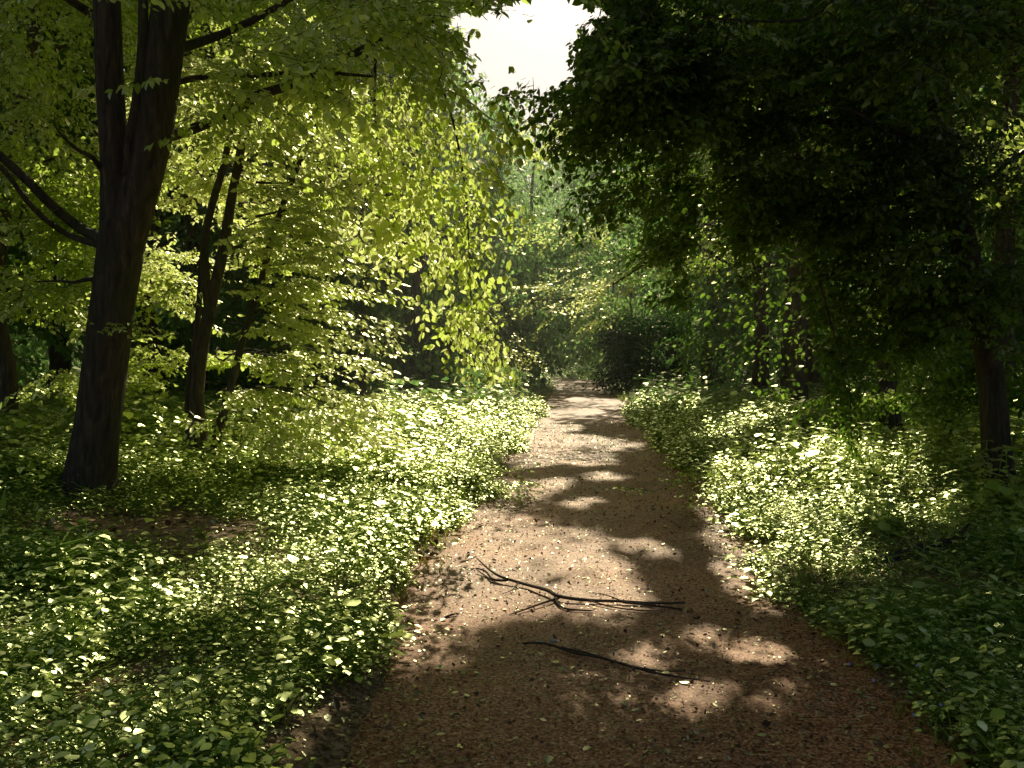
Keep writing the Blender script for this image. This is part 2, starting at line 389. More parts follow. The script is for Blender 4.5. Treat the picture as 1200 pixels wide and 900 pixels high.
# ------------------------------------------------------------------ ground + path
def axis(*segs):
    out = [np.array([segs[0][0]])]
    for a, b, st in segs: out.append(np.arange(a+st, b+1e-6, st))
    return np.unique(np.round(np.concatenate(out), 4))
xs = axis((-160, -30, 10), (-30, -10, .8), (-10, 12, .16), (12, 32, .8), (32, 162, 10))
ys = axis((-60, 0, 6), (0, 16, .16), (16, 60, .5), (60, 90, 1.5), (90, 260, 10))
X, Y = np.meshgrid(xs, ys); Z = terrain(X, Y)
idx = np.arange(X.size).reshape(X.shape)
f = np.stack([idx[:-1, :-1], idx[:-1, 1:], idx[1:, 1:], idx[1:, :-1]], -1).reshape(-1, 4)
tag(link('ground', np_mesh('ground', np.stack([X, Y, Z], -1).reshape(-1, 3), f, smooth=True, mats=[M['soil']])), 'brown forest floor under the undergrowth', 'ground', kind='structure')
py_ = axis((-6, 0, 1), (0, 14, .12), (14, 68, .4)); us = np.linspace(-1, 1, 33)
PX = pathc(py_)[:, None]+us[None]*1.75; PY = np.repeat(py_[:, None], 33, 1)
PZ = .012-.02*us[None]**2+(vnoise(PX*1.3, PY*1.3)-.5)*.03+(vnoise(PX*6, PY*6)-.5)*.012-.03*np.exp(-((np.abs(us)[None]-.42)/.12)**2)*.4
PZ = PZ+sm(56, 78, PY)*1.1*0-.6*sm(58, 66, PY)
idx = np.arange(PX.size).reshape(PX.shape); f = np.stack([idx[:-1, :-1], idx[:-1, 1:], idx[1:, 1:], idx[1:, :-1]], -1).reshape(-1, 4)
tag(link('path', np_mesh('path', np.stack([PX, PY, PZ], -1).reshape(-1, 3), f, smooth=True, mats=[M['path']])), 'reddish brown dirt path running straight into the wood', 'path', kind='structure')

# ------------------------------------------------------------------ herbs
def herb_T(nl, h, leaf, seed, pairs=False, rise=.2, spread=.5):
    r = np.random.default_rng(seed); pos, yaw, seg, pit = [], [], [], []
    p = np.zeros(3); lean = r.normal(0, .15, 2)
    k = nl//2 if pairs else nl; a = r.uniform(0, 6)
    for j in range(k):
        q = p+np.array([lean[0], lean[1], 1])*h/k+np.append(r.normal(0, .02, 2)*h, 0); seg.append((p.copy(), q.copy())); p = q
        if pairs:
            a += pi/2
            for s in (0, pi): pos.append(p); yaw.append(a+s+r.normal(0, .2)); pit.append(r.uniform(.0, .5))
        else:
            a += 2.4; st = np.array([cos(a), sin(a), .4])*h*spread*r.uniform(.4, 1)
            seg.append((p.copy(), p+st)); pos.append(p+st); yaw.append(a+r.normal(0, .4)); pit.append(r.uniform(-.2, .6))
    n = len(pos)
    sz = leaf*r.uniform(.6, 1.2, n)*(np.linspace(1.15, .6, n) if pairs else 1)
    return dict(pos=np.array(pos), R=rot('z', np.array(yaw))@rot('y', np.array(pit))@rot('x', r.normal(0, .3, n)), size=sz, seg=np.array(seg))
HA = [herb_T(12, .13, [.034, .040, .045, .030, .038, .060][s], 40+s, spread=.75) for s in range(6)]
HB = [herb_T(14, .34, .085, 60+s, pairs=True) for s in range(5)]
HM = [herb_T(13, .20, [.055, .065, .05, .08][s], 180+s, spread=.9) for s in range(4)]
HF = [herb_T(8, .22, .10, 80+s, spread=.8) for s in range(4)]
def grass_T(seed):
    r = np.random.default_rng(seed); n = 9
    return dict(pos=r.normal(0, .02, (n, 3))*[1, 1, 0], R=rot('z', r.uniform(0, 6.3, n))@rot('y', r.uniform(-1.45, -.7, n))@rot('x', r.normal(0, .3, n)), size=r.uniform(.12, .28, n), seg=np.zeros((1, 2, 3)))
GR = [grass_T(100+s) for s in range(4)]
BLADE = np.array([(0, .025, 0), (0, -.025, 0), (.55, -.03, .0), (1, 0, -.18), (.55, .03, 0), (0, .025, 0)])
def scatter(name, label, n, xr, yr, T, mat_, blade, sc=1., dens=None, tb=0., twigs=True, ex=0., ydist=1., cat='undergrowth', pitch=0.):
    y = yr[0]+(yr[1]-yr[0])*rng.random(n)**ydist
    x = U(xr[0], xr[1], n)
    x = np.where(xr[0] < 0, pathc(y)-1.28+x, pathc(y)+1.28+x) if True else x
    u = np.abs(x-pathc(y))
    d = np.ones(n) if dens is None else dens(x, y)
    e = 1.34+ex+(vnoise(x*1.3, y*1.3+30)-.5)*.5+(vnoise(x*4+9, y*4)-.5)*.25
    k = (rng.random(n) < d) & (u > e)
    x, y = x[k], y[k]; n = len(x)
    edge = sm(.0, 1.5, np.abs(x-pathc(y))-1.3)
    s = sc*rng.gamma(9, 1/9., n)*(.38+.62*edge)*(.45+1.1*vnoise(x*1.1+5, y*1.1))
    pos = np.stack([x, y, terrain(x, y)-.01], 1)
    me = foliage_mesh(name, pos, U(0, 6.28, n), rng.normal(pitch, .12, n), rng.normal(0, .12, n), s, T, [mat_, mat_], blade*np.array([1, 1.45, 1]), twigs=twigs, filt=False, tintbias=tb, sunny=.32)
    return tag(link(name, me), label, cat, kind='stuff')
dn = lambda x, y: np.clip(.15+1.5*vnoise(x*.8+11, y*.8+3)*vnoise(x*2.2, y*2.2+5)*1.6, .05, 1)
hole_l = lambda x, y: np.clip(1-1.1*np.exp(-((x+2.9)/1.5)**2-((y-6.9)/1.1)**2), .05, 1)*dn(x, y)
hole_r = lambda x, y: np.clip(1-1.0*np.exp(-((x-3.1)/.5)**2-((y-7.)/.6)**2)-.9*np.exp(-((x-4.8)/1)**2-((y-8.8)/.7)**2), .05, 1)*dn(x, y)
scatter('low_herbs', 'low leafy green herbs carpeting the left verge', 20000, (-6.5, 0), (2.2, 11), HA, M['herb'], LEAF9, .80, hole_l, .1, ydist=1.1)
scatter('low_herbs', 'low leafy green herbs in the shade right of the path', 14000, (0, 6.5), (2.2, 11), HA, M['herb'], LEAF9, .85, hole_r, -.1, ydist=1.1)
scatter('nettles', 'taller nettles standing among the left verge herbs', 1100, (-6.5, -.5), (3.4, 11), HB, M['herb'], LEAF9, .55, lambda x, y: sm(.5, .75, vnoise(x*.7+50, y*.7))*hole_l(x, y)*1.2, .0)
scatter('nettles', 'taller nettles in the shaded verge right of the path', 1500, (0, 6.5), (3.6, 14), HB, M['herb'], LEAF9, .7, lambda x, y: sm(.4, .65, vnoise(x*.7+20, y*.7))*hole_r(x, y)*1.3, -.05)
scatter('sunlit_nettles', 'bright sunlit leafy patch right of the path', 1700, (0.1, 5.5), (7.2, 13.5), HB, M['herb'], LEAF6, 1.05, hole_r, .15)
scatter('middle_undergrowth', 'leafy undergrowth further along the left verge', 16000, (-13, 0), (10, 24), HM, M['herb'], LEAF6, .85, None, .08, ydist=.9)
scatter('middle_undergrowth', 'leafy undergrowth further along the right verge', 16000, (0, 13), (10, 24), HM, M['herb'], LEAF6, .85, None, -.05, ydist=.9)
scatter('far_undergrowth', 'distant green undergrowth left of the path', 16000, (-26, 0), (22, 62), HF, M['leaf_far'], LEAF4, 1.5, None, .1, False, ydist=.9)
scatter('far_undergrowth', 'distant green undergrowth right of the path', 16000, (0, 26), (22, 62), HF, M['leaf_far'], LEAF4, 1.5, None, .1, False, ydist=.9)
SE = [herb_T(16, .09, .022, 240+s, spread=1.0) for s in range(4)]
scatter('tiny_seedlings', 'carpet of tiny seedlings between the left verge herbs', 7000, (-6.5, 0), (2.4, 12), SE, M['herb'], LEAF6, 1.1, hole_l, .2)
scatter('tiny_seedlings', 'carpet of tiny seedlings between the right verge herbs', 4500, (0, 6.5), (2.4, 12), SE, M['herb'], LEAF6, 1.1, hole_r, .1)
scatter('wild_grass', 'loose blades of wild grass mixed into the left verge', 900, (-6.5, 0), (2.6, 18), GR, M['herb'], BLADE, 1., lambda x, y: sm(.45, .8, vnoise(x*.9+80, y*.9)), .1, False)
scatter('wild_grass', 'loose blades of wild grass mixed into the right verge', 900, (0, 6.5), (2.6, 24), GR, M['herb'], BLADE, 1., lambda x, y: sm(.45, .8, vnoise(x*.9+90, y*.9)), .1, False)
n = 9000; gx = U(-22, 26, n); gy = U(60, 80, n)
tag(link('far_bank_greenery', foliage_mesh('far_bank_greenery', np.stack([gx, gy, terrain(gx, gy)], 1), U(0, 6.28, n), rng.normal(0, .1, n), rng.normal(0, .1, n), U(1., 2.2, n), HF, [M['leaf_far']]*2, LEAF4, twigs=False, filt=False, tintbias=.2)),
    'green bank where the path turns away', 'undergrowth', kind='stuff')
def edge_herbs(name, label, sgn):
    n = 3800; y = 2.4+24*rng.random(n)**1.3; e = (vnoise(y*1.1+sgn*17, y*.3)-.5)*.5+(vnoise(y*3.3+sgn*7, y*.3)-.5)*.3
    x = pathc(y)+sgn*(1.24+rng.gamma(1.6, .26, n)+e)
    pos = np.stack([x, y, terrain(x, y)-.005], 1)
    tag(link(name, foliage_mesh(name, pos, U(0, 6.28, n), rng.normal(0, .15, n), rng.normal(0, .15, n), rng.gamma(5, .13, n)*(.45+.9*vnoise(y*1.3+60, x*2))*(1+y*.02), HA, [M['herb']]*2, LEAF9*np.array([1, 1.3, 1]), filt=False, sunny=.32)), label, 'undergrowth', kind='stuff')
edge_herbs('edge_herbs', 'small leafy weeds creeping onto the left side of the path', -1)
edge_herbs('edge_herbs', 'small leafy weeds creeping onto the right side of the path', 1)
def verge_grass(name, label, sgn):
    n = 420; y = 2.5+40*rng.random(n)**1.5; x = pathc(y)+sgn*(1.28+np.abs(rng.normal(0, .30, n))+(vnoise(y*1.2+sgn*7, y*.3)-.5)*.3)
    pos = np.stack([x, y, terrain(x, y)-.005], 1)
    tag(link(name, foliage_mesh(name, pos, U(0, 6.28, n), rng.normal(0, .1, n), rng.normal(0, .1, n), U(.25, .65, n)*(1+y*.012), GR, [M['herb']]*2, BLADE, twigs=False, filt=False)), label, 'grass', kind='stuff')
verge_grass('verge_grass', 'thin grass tufts along the left edge of the path', -1)
verge_grass('verge_grass', 'thin grass tufts along the right edge of the path', 1)

# dead leaves and wood chips: nobody could count them
ONE = [dict(pos=np.zeros((1, 3)), R=np.eye(3)[None], size=np.array([1.]), seg=np.zeros((1, 2, 3)))]
def flat_bits(name, label, x, y, size, m, blade, z=None, cat='leaf litter', tilt=.25, tb=0.):
    n = len(x); z = terrain(x, y) if z is None else z
    tag(link(name, foliage_mesh(name, np.stack([x, y, z+.006], 1), U(0, 6.28, n), rng.normal(0, tilt, n), rng.normal(0, tilt, n), size, ONE, [m]*2, blade, twigs=False, filt=False, tintbias=tb)), label, cat, kind='stuff')
def path_z(x, y):
    u = (x-pathc(y))/1.75
    return .012-.02*u**2+(vnoise(x*1.3, y*1.3)-.5)*.03+(vnoise(x*6, y*6)-.5)*.012-.012*np.exp(-((np.abs(u)-.42)/.12)**2)
n = 42000; y = 2.6+18*rng.random(n)**1.8; x = pathc(y)+U(-1.5, 1.5, n)
flat_bits('wood_chips', 'small brown chips and crumbs strewn over the dirt path', x, y, rng.gamma(3., .0034, n)*(1+y*.04), M['litter'], LEAF4, np.maximum(path_z(x, y), terrain(x, y)), 'wood chips', .5, -.2)
n = 16000; y = 2.5+13*rng.random(n)**1.2; x = np.where(rng.random(n) < .5, pathc(y)-1.2-6*rng.random(n), pathc(y)+1.2+5.5*rng.random(n))
flat_bits('leaf_litter', 'brown dead leaves lying under the verge plants', x, y, U(.03, .075, n), M['litter'], LEAF6, None, 'leaf litter', .45)
n = 1800; y = 2.7+14*rng.random(n)**1.4; x = pathc(y)+np.where(rng.random(n) < .6, rng.choice([-1, 1], n)*(1.2-np.abs(rng.normal(0, .22, n))), U(-1.2, 1.2, n))
flat_bits('path_litter', 'crumpled brown leaf scraps gathered along the path edges', x, y, U(.012, .04, n), M['litter'], LEAF6, np.maximum(path_z(x, y), terrain(x, y)), 'leaf litter', .4)
n = 600; y = 2.7+12*rng.random(n)**1.5; x = pathc(y)+rng.normal(0, .75, n); k = np.abs(x-pathc(y)) < 1.3; x, y = x[k], y[k]
flat_bits('pale_crumbs', 'tiny pale bud scales and leaf crumbs on the path', x, y, U(.008, .022, len(x)), M['pale'], LEAF4, path_z(x, y), 'leaf crumbs', .35)

# countable fallen leaves on the path (photo positions)
def gp(px, py, z=0.):
    d = 8.
    for _ in range(12):
        p = P(px, py, d); d = d*(CAMH-z)/max(CAMH-p[2], .05)
    return P(px, py, d)
fl = [(522, 860), (492, 822), (544, 815), (521, 785), (497, 790), (638, 810), (633, 846), (643, 890), (562, 825), (740, 840), (850, 740), (727, 830), (745, 852),
      (843, 835), (808, 805), (980, 808), (942, 722), (836, 706), (836, 652), (850, 657), (938, 722), (975, 775), (888, 868), (918, 890), (480, 761),
      (525, 745), (590, 775), (655, 780), (700, 770), (710, 747), (735, 780), (785, 793), (795, 770), (1020, 830), (1000, 812), (870, 780), (770, 735),
      (775, 640), (745, 612), (700, 600), (820, 620), (930, 660), (560, 790), (430, 800), (410, 850), (600, 870), (690, 880), (780, 885), (990, 860), (820, 870)]
seen = set(); proto_me = []
for k in range(4):
    lf = foliage_mesh('fallen_leaf', np.zeros((1, 3))+[0, 0, 0], np.zeros(1), rng.normal(0, .12, 1), rng.normal(0, .12, 1), np.ones(1), ONE, [M['pale']]*2, LEAF6*np.array([1, 1.1, 1.6]), twigs=False, filt=False, tintbias=U(-.2, .3))
    proto_me.append(lf)
for k, (a, b) in enumerate(fl):
    p = gp(a, b); o = link('fallen_leaf', proto_me[k % 4]); s = U(.03, .055)
    o.location = (p[0], p[1], max(path_z(p[0], p[1]), terrain(p[0], p[1]))+.012); o.rotation_euler = (0, 0, U(0, 6.28)); o.scale = (s, s, s)
    tag(o, 'small pale fallen leaf lying on the shaded dirt path', 'leaf', 'pale fallen leaves scattered on the path')
for a, b, s, lab in [(438, 754, .022, 'pale stone at the left edge of the path'), (634, 755, .017, 'left one of two small white stones side by side mid path'),
                     (649, 753, .019, 'right one of two small white stones side by side mid path')]:
    p = gp(a, b); th = np.linspace(0, 2*pi, 10, endpoint=False)
    rings = [(0.2, -.4), (.85, -.3), (1., .1), (.8, .45), (.4, .62), (.05, .66)]
    v = np.array([[cos(t)*r*s*(1+.25*vnoise(cos(t)*2+a, sin(t)*2+r)), sin(t)*r*s*.75*(1+.25*vnoise(cos(t)*3+a, r*2)), z*s] for r, z in rings for t in th])
    idx = np.arange(len(v)).reshape(len(rings), 10)
    f = np.stack([idx[:-1], np.roll(idx[:-1], -1, 1), np.roll(idx[1:], -1, 1), idx[1:]], -1).reshape(-1, 4)
    o = link('stone', np_mesh('stone', v, f, smooth=True, mats=[M['stone']])); o.location = (p[0], p[1], path_z(p[0], p[1])+s*.25)
    tag(o, lab, 'stone')

# fallen branches on the path
def gline(pts, lift):
    out = []
    for (a, b), l in zip(pts, lift):
        p = gp(a, b); out.append(np.array([p[0], p[1], max(path_z(p[0], p[1]), terrain(p[0], p[1]))+l]))
    return out
def fallen(name, label, main, lift, rad, twigs, mm='deadwood'):
    pts = gline(main, lift); o = pts[len(pts)//2]
    root = thing(name, o, label, 'branch')
    tube_obj('main_stem', [tube(pts, np.array(rad)*.85, 8, .4, 6)], M[mm], root, o)
    for tw, tl, tr in twigs:
        tube_obj('side_twig', [tube(gline(tw, tl), tr, 6, .2, 4)], M[mm], root, o)
fallen('fallen_branch', 'long forked dead branch lying across the middle of the path',
       [(803, 711), (765, 711), (730, 710), (690, 708), (655, 704), (640, 697), (608, 685), (580, 677), (558, 664)], [.02, .015, .02, .02, .03, .035, .03, .04, .06],
       [.006, .010, .012, .013, .014, .014, .013, .011, .004],
       [([(730, 710), (712, 704), (694, 701)], [.02, .03, .035], [.006, .004, .002]), ([(608, 685), (600, 692), (588, 695)], [.03, .015, .01], [.006, .004, .002]),
        ([(690, 708), (720, 716), (760, 719), (778, 717)], [.02, .012, .01, .01], [.006, .005, .004, .002]),
        ([(655, 704), (632, 711), (612, 716), (597, 719)], [.02, .02, .012, .006], [.009, .007, .005, .003]),
        ([(650, 704), (660, 714), (690, 719), (694, 719)], [.02, .012, .01, .01], [.008, .007, .005, .003]),
        ([(595, 682), (578, 680), (569, 674), (558, 671)], [.03, .02, .03, .03], [.010, .010, .008, .005]),
        ([(800, 717), (765, 713), (730, 711)], [.012, .012, .02], [.005, .007, .009])])
fallen('fallen_branch', 'thin dark dead branch lying in shade nearer the camera', [(612, 756), (640, 760), (672, 768), (705, 777), (740, 786), (775, 797), (832, 803)],
       [.012, .02, .015, .02, .015, .02, .01], [.005, .008, .009, .009, .008, .007, .004],
       [([(655, 763), (690, 768), (722, 779)], [.015, .01, .008], [.006, .005, .003]), ([(740, 786), (775, 790), (800, 789)], [.015, .01, .01], [.006, .004, .003])], 'deadwood')
fallen('fallen_twig', 'short stub of twig left of the long dead branch', [(519, 724), (528, 721), (537, 719)], [.008, .01, .01], [.007, .009, .006], [])
pts = [gp(1010, 662, .1), gp(1060, 650, .12), gp(1110, 640, .15), gp(1165, 632, .15)]
root = thing('fallen_log', pts[1], 'dark rotting log among the plants by the right tree', 'log')
tube_obj('log_body', [tube(pts, [.045, .06, .065, .05], 12, .15, 5)], M['bark'], root, pts[1])
tube_obj('branch_stub', [tube([pts[2], pts[2]+np.array([.05, -.1, .12]), pts[2]+np.array([.08, -.16, .2])], [.025, .018, .008], 7, .1, 3)], M['bark'], root, pts[1])

# small violets in the right shade
vio = [(995, 778), (1028, 780), (1024, 797), (1075, 780), (1102, 826), (1071, 838), (1023, 798), (1120, 745), (1183, 730), (1135, 734)]
th = np.linspace(0, 2*pi, 5, endpoint=False)
vv, ff = [], []
for t in th:
    ca, sa = cos(t), sin(t); o = len(vv)
    for a, b, z in ((0, 0, 0), (.6, .35, .15), (1, 0, .25), (.6, -.35, .15)): vv.append((a*ca-b*sa, a*sa+b*ca, z))
    ff.append((o, o+1, o+2, o+3))
vme = np_mesh('petals', np.array(vv)*.009, np.array(ff), mats=[M['violet']])
sv, sf, st_ = tube([(0, 0, -.12), (.01, 0, -.05), (0, 0, 0)], [.0012, .001, .001], 5)
sme = np_mesh('stem', sv, sf, st_, mats=[M['herb']])
for a, b in vio:
    p = gp(a, b, .15); r = thing('violet', (p[0], p[1], p[2]), 'tiny pale violet flower among the dark leaves right of the path', 'flower', 'tiny violets in the right verge')
    for nm, me in (('petals', vme), ('stem', sme)):
        c = link(nm, me, r)
    r.rotation_euler = (R(35), 0, U(-1, 1))

# ------------------------------------------------------------------ big forked tree on the left
D = 9.0
def Q(*pts, d=9.0): return [P(a, b, dd if False else d) for a, b in pts]
b0 = gp(98, 603, .1)
T = Tree('forked_beech', (b0[0], b0[1]), 'big dark forked trunk standing at the front left of the path', bark='bark')
D = b0[1]
T.trunk([([T.o+[0, 0, -.1]]+Q((104, 560), (113, 500), (123, 430), (133, 350), (140, 300), (141, 262), d=D), [.27, .235, .205, .195, .19, .20, .17]),
         (Q((136, 300), (135, 240), (133, 180), (129, 100), (126, 20), (118, -150), (100, -500), d=D), [.15, .14, .125, .12, .118, .11, .06]),
         (Q((142, 300), (158, 240), (172, 190), (184, 130), (193, 60), (203, -20), (225, -200), (260, -560), d=D), [.17, .175, .17, .165, .165, .16, .14, .06])], 22, rough=.08, flare=.9)
T.branch(Q((148, 205), (152, 165), (160, 120), (167, 60), (168, -10), (172, -150), d=D-.1), [.04, .05, .05, .05, .045, .03])
T.branch([P(190, 160, D), P(215, 155, 8.9), P(262, 135, 8.6), P(300, 113, 8.3), P(345, 98, 8.), P(400, 72, 7.6), P(450, 45, 7.3), P(520, 20, 7.2)], [.06, .055, .05, .045, .04, .035, .025, .012])
T.branch([P(190, 100, D), P(240, 90, 8.7), P(300, 88, 8.2), P(370, 85, 7.8), P(440, 90, 7.6)], [.035, .03, .025, .02, .01])
T.branch([P(122, 280, D), P(95, 268, 8.9), P(60, 240, 8.8), P(25, 205, 8.7), P(-30, 160, 8.6), P(-120, 110, 8.4)], [.06, .055, .05, .045, .04, .025])
T.branch([P(128, 290, D), P(80, 275, 8.7), P(40, 245, 8.4), P(0, 195, 8.2), P(-60, 150, 8)], [.035, .032, .028, .024, .015])
T.branch([P(128, 30, D), P(105, 15, 8.8), P(75, -5, 8.6), P(0, -60, 8.4)], [.05, .045, .04, .02])
T.branch([P(200, 60, D), P(260, 40, 8.6), P(330, 5, 8.2), P(420, -60, 7.6)], [.05, .04, .03, .015])
T.branch([P(470, 30, 7.3), P(505, 75, 7.7), P(530, 140, 8.), P(545, 220, 8.2), P(550, 300, 8.3), P(553, 380, 8.3)], [.016, .014, .012, .010, .007, .003], 6)
T.branch([P(440, 60, 7.5), P(440, 140, 8.0), P(450, 220, 8.3), P(480, 290, 8.4)], [.014, .010, .007, .003], 6)
T.limb(P(120, 200, D), P(60, 140, 7.5), .03); T.limb(P(130, 330, D), P(40, 330, 8), .03)
# leaves strung along the boughs
T.hang(P(470, 40, 7.4), P(550, 400, 8.3), 100, .22, .72, .8)
T.hang(P(500, 80, 7.8), P(570, 240, 8.4), 55, .28, .75, .6)
T.hang(P(430, 70, 7.6), P(478, 290, 8.3), 80, .25, .75, .6)
T.hang(P(540, 330, 8.2), P(556, 415, 8.2), 24, .12, .6, 1.)
T.hang(P(250, 120, 8.6), P(460, 30, 7.3), 90, .42, .8, .35)
T.hang(P(330, 60, 8.4), P(430, 150, 8.2), 90, .45, .8, .4)
T.crown(name='hanging_foliage', droopy=.3, soft=.9, gsoft=.42, leafscale=1.4, tintbias=.15)
T.add(clumped(300, P(400, -50, 8.), (2.2, 1.4, .9), 26, .2), sc=.8)
T.add(clumped(150, P(470, 15, 6.), (.9, .6, .22), 14, .25), sc=.7)
T.add(clumped(170, P(250, -20, 10.6), (1.6, 1.4, .8), 16, .22), sc=.8)
T.add(clumped(380, P(20, 80, 9.6), (1.3, 1.4, 1.5), 22, .2), sc=.8)
T.add(clumped(230, P(10, 260, 8.6), (1.1, 1., .8), 16, .2), sc=.75)
T.add(clumped(90, P(60, 345, 9.2), (1., .8, .22), 8, .25), sc=.7)
T.hang(P(60, 360, 8.9), P(158, 385, 8.2), 20, .12, .55, .2)
T.add(clumped(34, P(95, 440, 9.3), (.5, .4, .2), 5, .25), sc=.6)
T.crown(droopy=.2, gsoft=.04, leafscale=1.25)

# high crown shared by tall trees: shades the ground, mostly above the picture
def high(T, c, r, n, sc=1.9, k=30):
    T.add(clumped(n, c, r, k, .17, .2), sc=sc)
high(T, (-4, 10, 10.5), (4.5, 4., 3.5), 1500); T.crown(SPF, LEAF4, 'upper_crown', twigs=False)

# ------------------------------------------------------------------ young many-stemmed beech behind it, in full light
b0 = gp(236, 556, .1); D = b0[1]
T = Tree('young_beech', (b0[0], b0[1]), 'young many stemmed beech with sunlit tiered branches behind the forked tree', bark='bark_grey')
T.trunk([([T.o+[0, 0, -.1]]+Q((232, 500), (231, 455), (238, 400), (250, 345), (262, 290), (272, 230), (285, 160), (296, 80), (303, 0), (310, -200), d=D), [.13, .10, .085, .078, .07, .064, .058, .052, .05, .045, .025])], 14, flare=.4)
T.branch(Q((247, 380), (241, 330), (240, 280), (250, 235), (263, 190), (275, 120), (280, 40), d=D-.05), [.06, .06, .055, .05, .045, .035, .02])
T.branch([T.o+[.1, -.05, 0]]+Q((256, 505), (270, 455), (288, 385), (303, 340), (320, 275), (345, 205), (375, 140), (400, 60), d=D-.15), [.07, .06, .05, .045, .042, .04, .035, .03, .015])
T.branch([T.o+[-.1, 0, 0]]+Q((222, 500), (222, 450), (232, 370), (236, 300), d=D+.1), [.07, .06, .05, .04, .03])
for (y0, x1, y1) in [(160, 400, 190), (200, 432, 235), (240, 440, 262), (265, 436, 292), (300, 440, 318), (330, 438, 345), (352, 452, 385), (380, 446, 405), (400, 450, 436), (425, 420, 450), (440, 452, 490), (465, 400, 505), (480, 350, 520)]:
    a = P(300+(y0 < 200)*25, y0+14, D); b = P(x1, y1, D-U(0, 1.2))
    T.limb(a, b, .018, sag=.06, twist=.08)
    nn = 42 if y1 < 440 else 20; t = .15+.85*rng.random(nn)
    p = a+(b-a)*t[:, None]+np.array([0, 0, 1])*(.24*4*t*(1-t)*.5)[:, None]+rng.normal(size=(nn, 3))*np.array([.10, .42, .035])
    T.add(p, yaw=np.full(nn, math.atan2(b[1]-a[1]-.3, b[0]-a[0])), pitch=.12, psd=.07, sc=.72, rsd=.1)
for _ in range(20):
    yy = U(40, 480); a = P(255+.1*(480-yy), yy+10, D); an = U(-.9, 2.3); L = U(.7, 1.5)
    b = a+np.array([cos(an)*L, sin(an)*L*.8, U(-.1, .25)]); T.limb(a, b, .014, sag=.05, twist=.1)
    nn = 22; t = .2+.8*rng.random(nn)
    T.add(a+(b-a)*t[:, None]+rng.normal(size=(nn, 3))*np.array([.2, .25, .05]), yaw=np.full(nn, an), pitch=.1, psd=.08, sc=.7, rsd=.12)
T.hang(P(440, 70, 14), P(655, 160, 17), 130, .6, 1., .25)
T.limb(P(320, 60, D), P(640, 150, 17), .03, sag=.05)
T.add(clumped(340, P(250, 230, D+1.6), (1.7, .8, 1.6), 30, .2), sc=.8, rsd=.2)
T.add(clumped(330, P(300, 110, D), (1.4, 1.3, 1.), 30, .2), sc=.75, rsd=.15)
T.add(clumped(110, P(190, 380, D+.9), (.7, .6, 1.1), 20, .2), sc=.7, rsd=.12)
T.add(clumped(60, P(340, 500, D-.3), (1., .6, .3), 14, .2), sc=.7)
T.crown(droopy=.08, tintbias=.25, gsoft=.35, leafscale=1.45)
high(T, (-3.6, 14, 8.5), (3.2, 3., 2.2), 500, 1.6); T.crown(SPF, LEAF4, 'upper_crown', twigs=False)

# ------------------------------------------------------------------ dark tree at the right
b0 = gp(1176, 592, .1); D = b0[1]
T = Tree('overhanging_beech', (b0[0], b0[1]), 'slender dark tree at right whose low boughs overhang the path', bark='bark', leaf='leaf_shaded')
T.trunk([([T.o+[0, 0, -.1]]+Q((1168, 530), (1163, 460), (1155, 400), (1143, 350), (1130, 290), (1116, 230), (1106, 170), (1098, 100), (1090, 20), (1080, -120), (1060, -450), d=D),
          [.16, .135, .13, .125, .13, .13, .125, .11, .105, .10, .09, .05])], 18, flare=.7)
for (x0, y0, x1, y1, d1, r) in [(1143, 350, 1000, 330, 8, .03), (1130, 300, 930, 330, 8.5, .035), (1120, 250, 880, 260, 8.5, .04), (1106, 170, 760, 130, 8.2, .05), (1100, 120, 700, 60, 7.5, .05),
                                (1098, 60, 820, 20, 6.5, .04), (1120, 230, 1260, 150, 8.5, .04), (1140, 330, 1260, 300, 8.5, .03), (1110, 200, 960, 120, 7., .035), (1098, 90, 1240, -10, 8, .04), (1095, 40, 650, -60, 8, .05)]:
    T.limb(P(x0, y0, D), P(x1, y1, d1), r, sag=.05, twist=.1)
T.branch([P(960, 330, 8.3), P(980, 400, 8.4), P(995, 450, 8.5), P(998, 510, 8.6)], [.012, .01, .007, .003], 6)
T.branch([P(880, 300, 10), P(895, 350, 10.6), P(905, 390, 11)], [.012, .009, .004], 6)
for (x, y, d, rx, ry, rz, n) in [(1080, 60, 8.8, 1.7, 1.3, 1.1, 480), (860, 40, 8.2, 1.5, 1.2, .9, 640), (960, 180, 9., 1.6, 1.1, .9, 620), (800, 150, 8.4, 1.1, 1.1, .75, 480), (1170, 240, 8.4, 1., 1.2, .9, 170),
                                 (1020, 300, 9., 1.4, 1., .6, 420), (900, 300, 9.2, 1.1, 1., .55, 300), (1100, 370, 8.9, .8, .8, .5, 130), (1000, 390, 9.4, .9, .8, .38, 150), (745, 60, 7.6, .55, .8, .6, 210),
                                 (830, 250, 9.5, .9, .8, .5, 220), (1180, 440, 9.8, .5, .5, .3, 50), (990, 430, 8.9, .5, .4, .25, 50), (930, 390, 10, .9, .8, .4, 170), (1080, 440, 10, .9, .7, .3, 130), (1010, 350, 9, 1.2, .8, .4, 260), (1190, 350, 8.5, .6, .8, .7, 60), (1190, 20, 6.5, .8, .8, .8, 200)]:
    T.add(clumped(n, P(x, y, d), (rx, ry, rz), max(8, n//22), .2), sc=.8)
T.hang(P(968, 340, 8.3), P(998, 520, 8.6), 34, .12, .6, 1.)
T.hang(P(880, 300, 10), P(910, 415, 11), 26, .16, .65, .9)
T.hang(P(800, 180, 8.3), P(715, 240, 8.4), 40, .25, .7, .5)
T.hang(P(740, 60, 7.5), P(690, 150, 7.8), 40, .25, .7, .6)
T.hang(P(700, 30, 6.5), P(600, 14, 6.4), 22, .10, .6, .3)
T.hang(P(800, 10, 5.4), P(872, 30, 5.2), 5, .08, .45, .3)
T.hang(P(740, 10, 6), P(690, 30, 6), 12, .12, .55, .4)
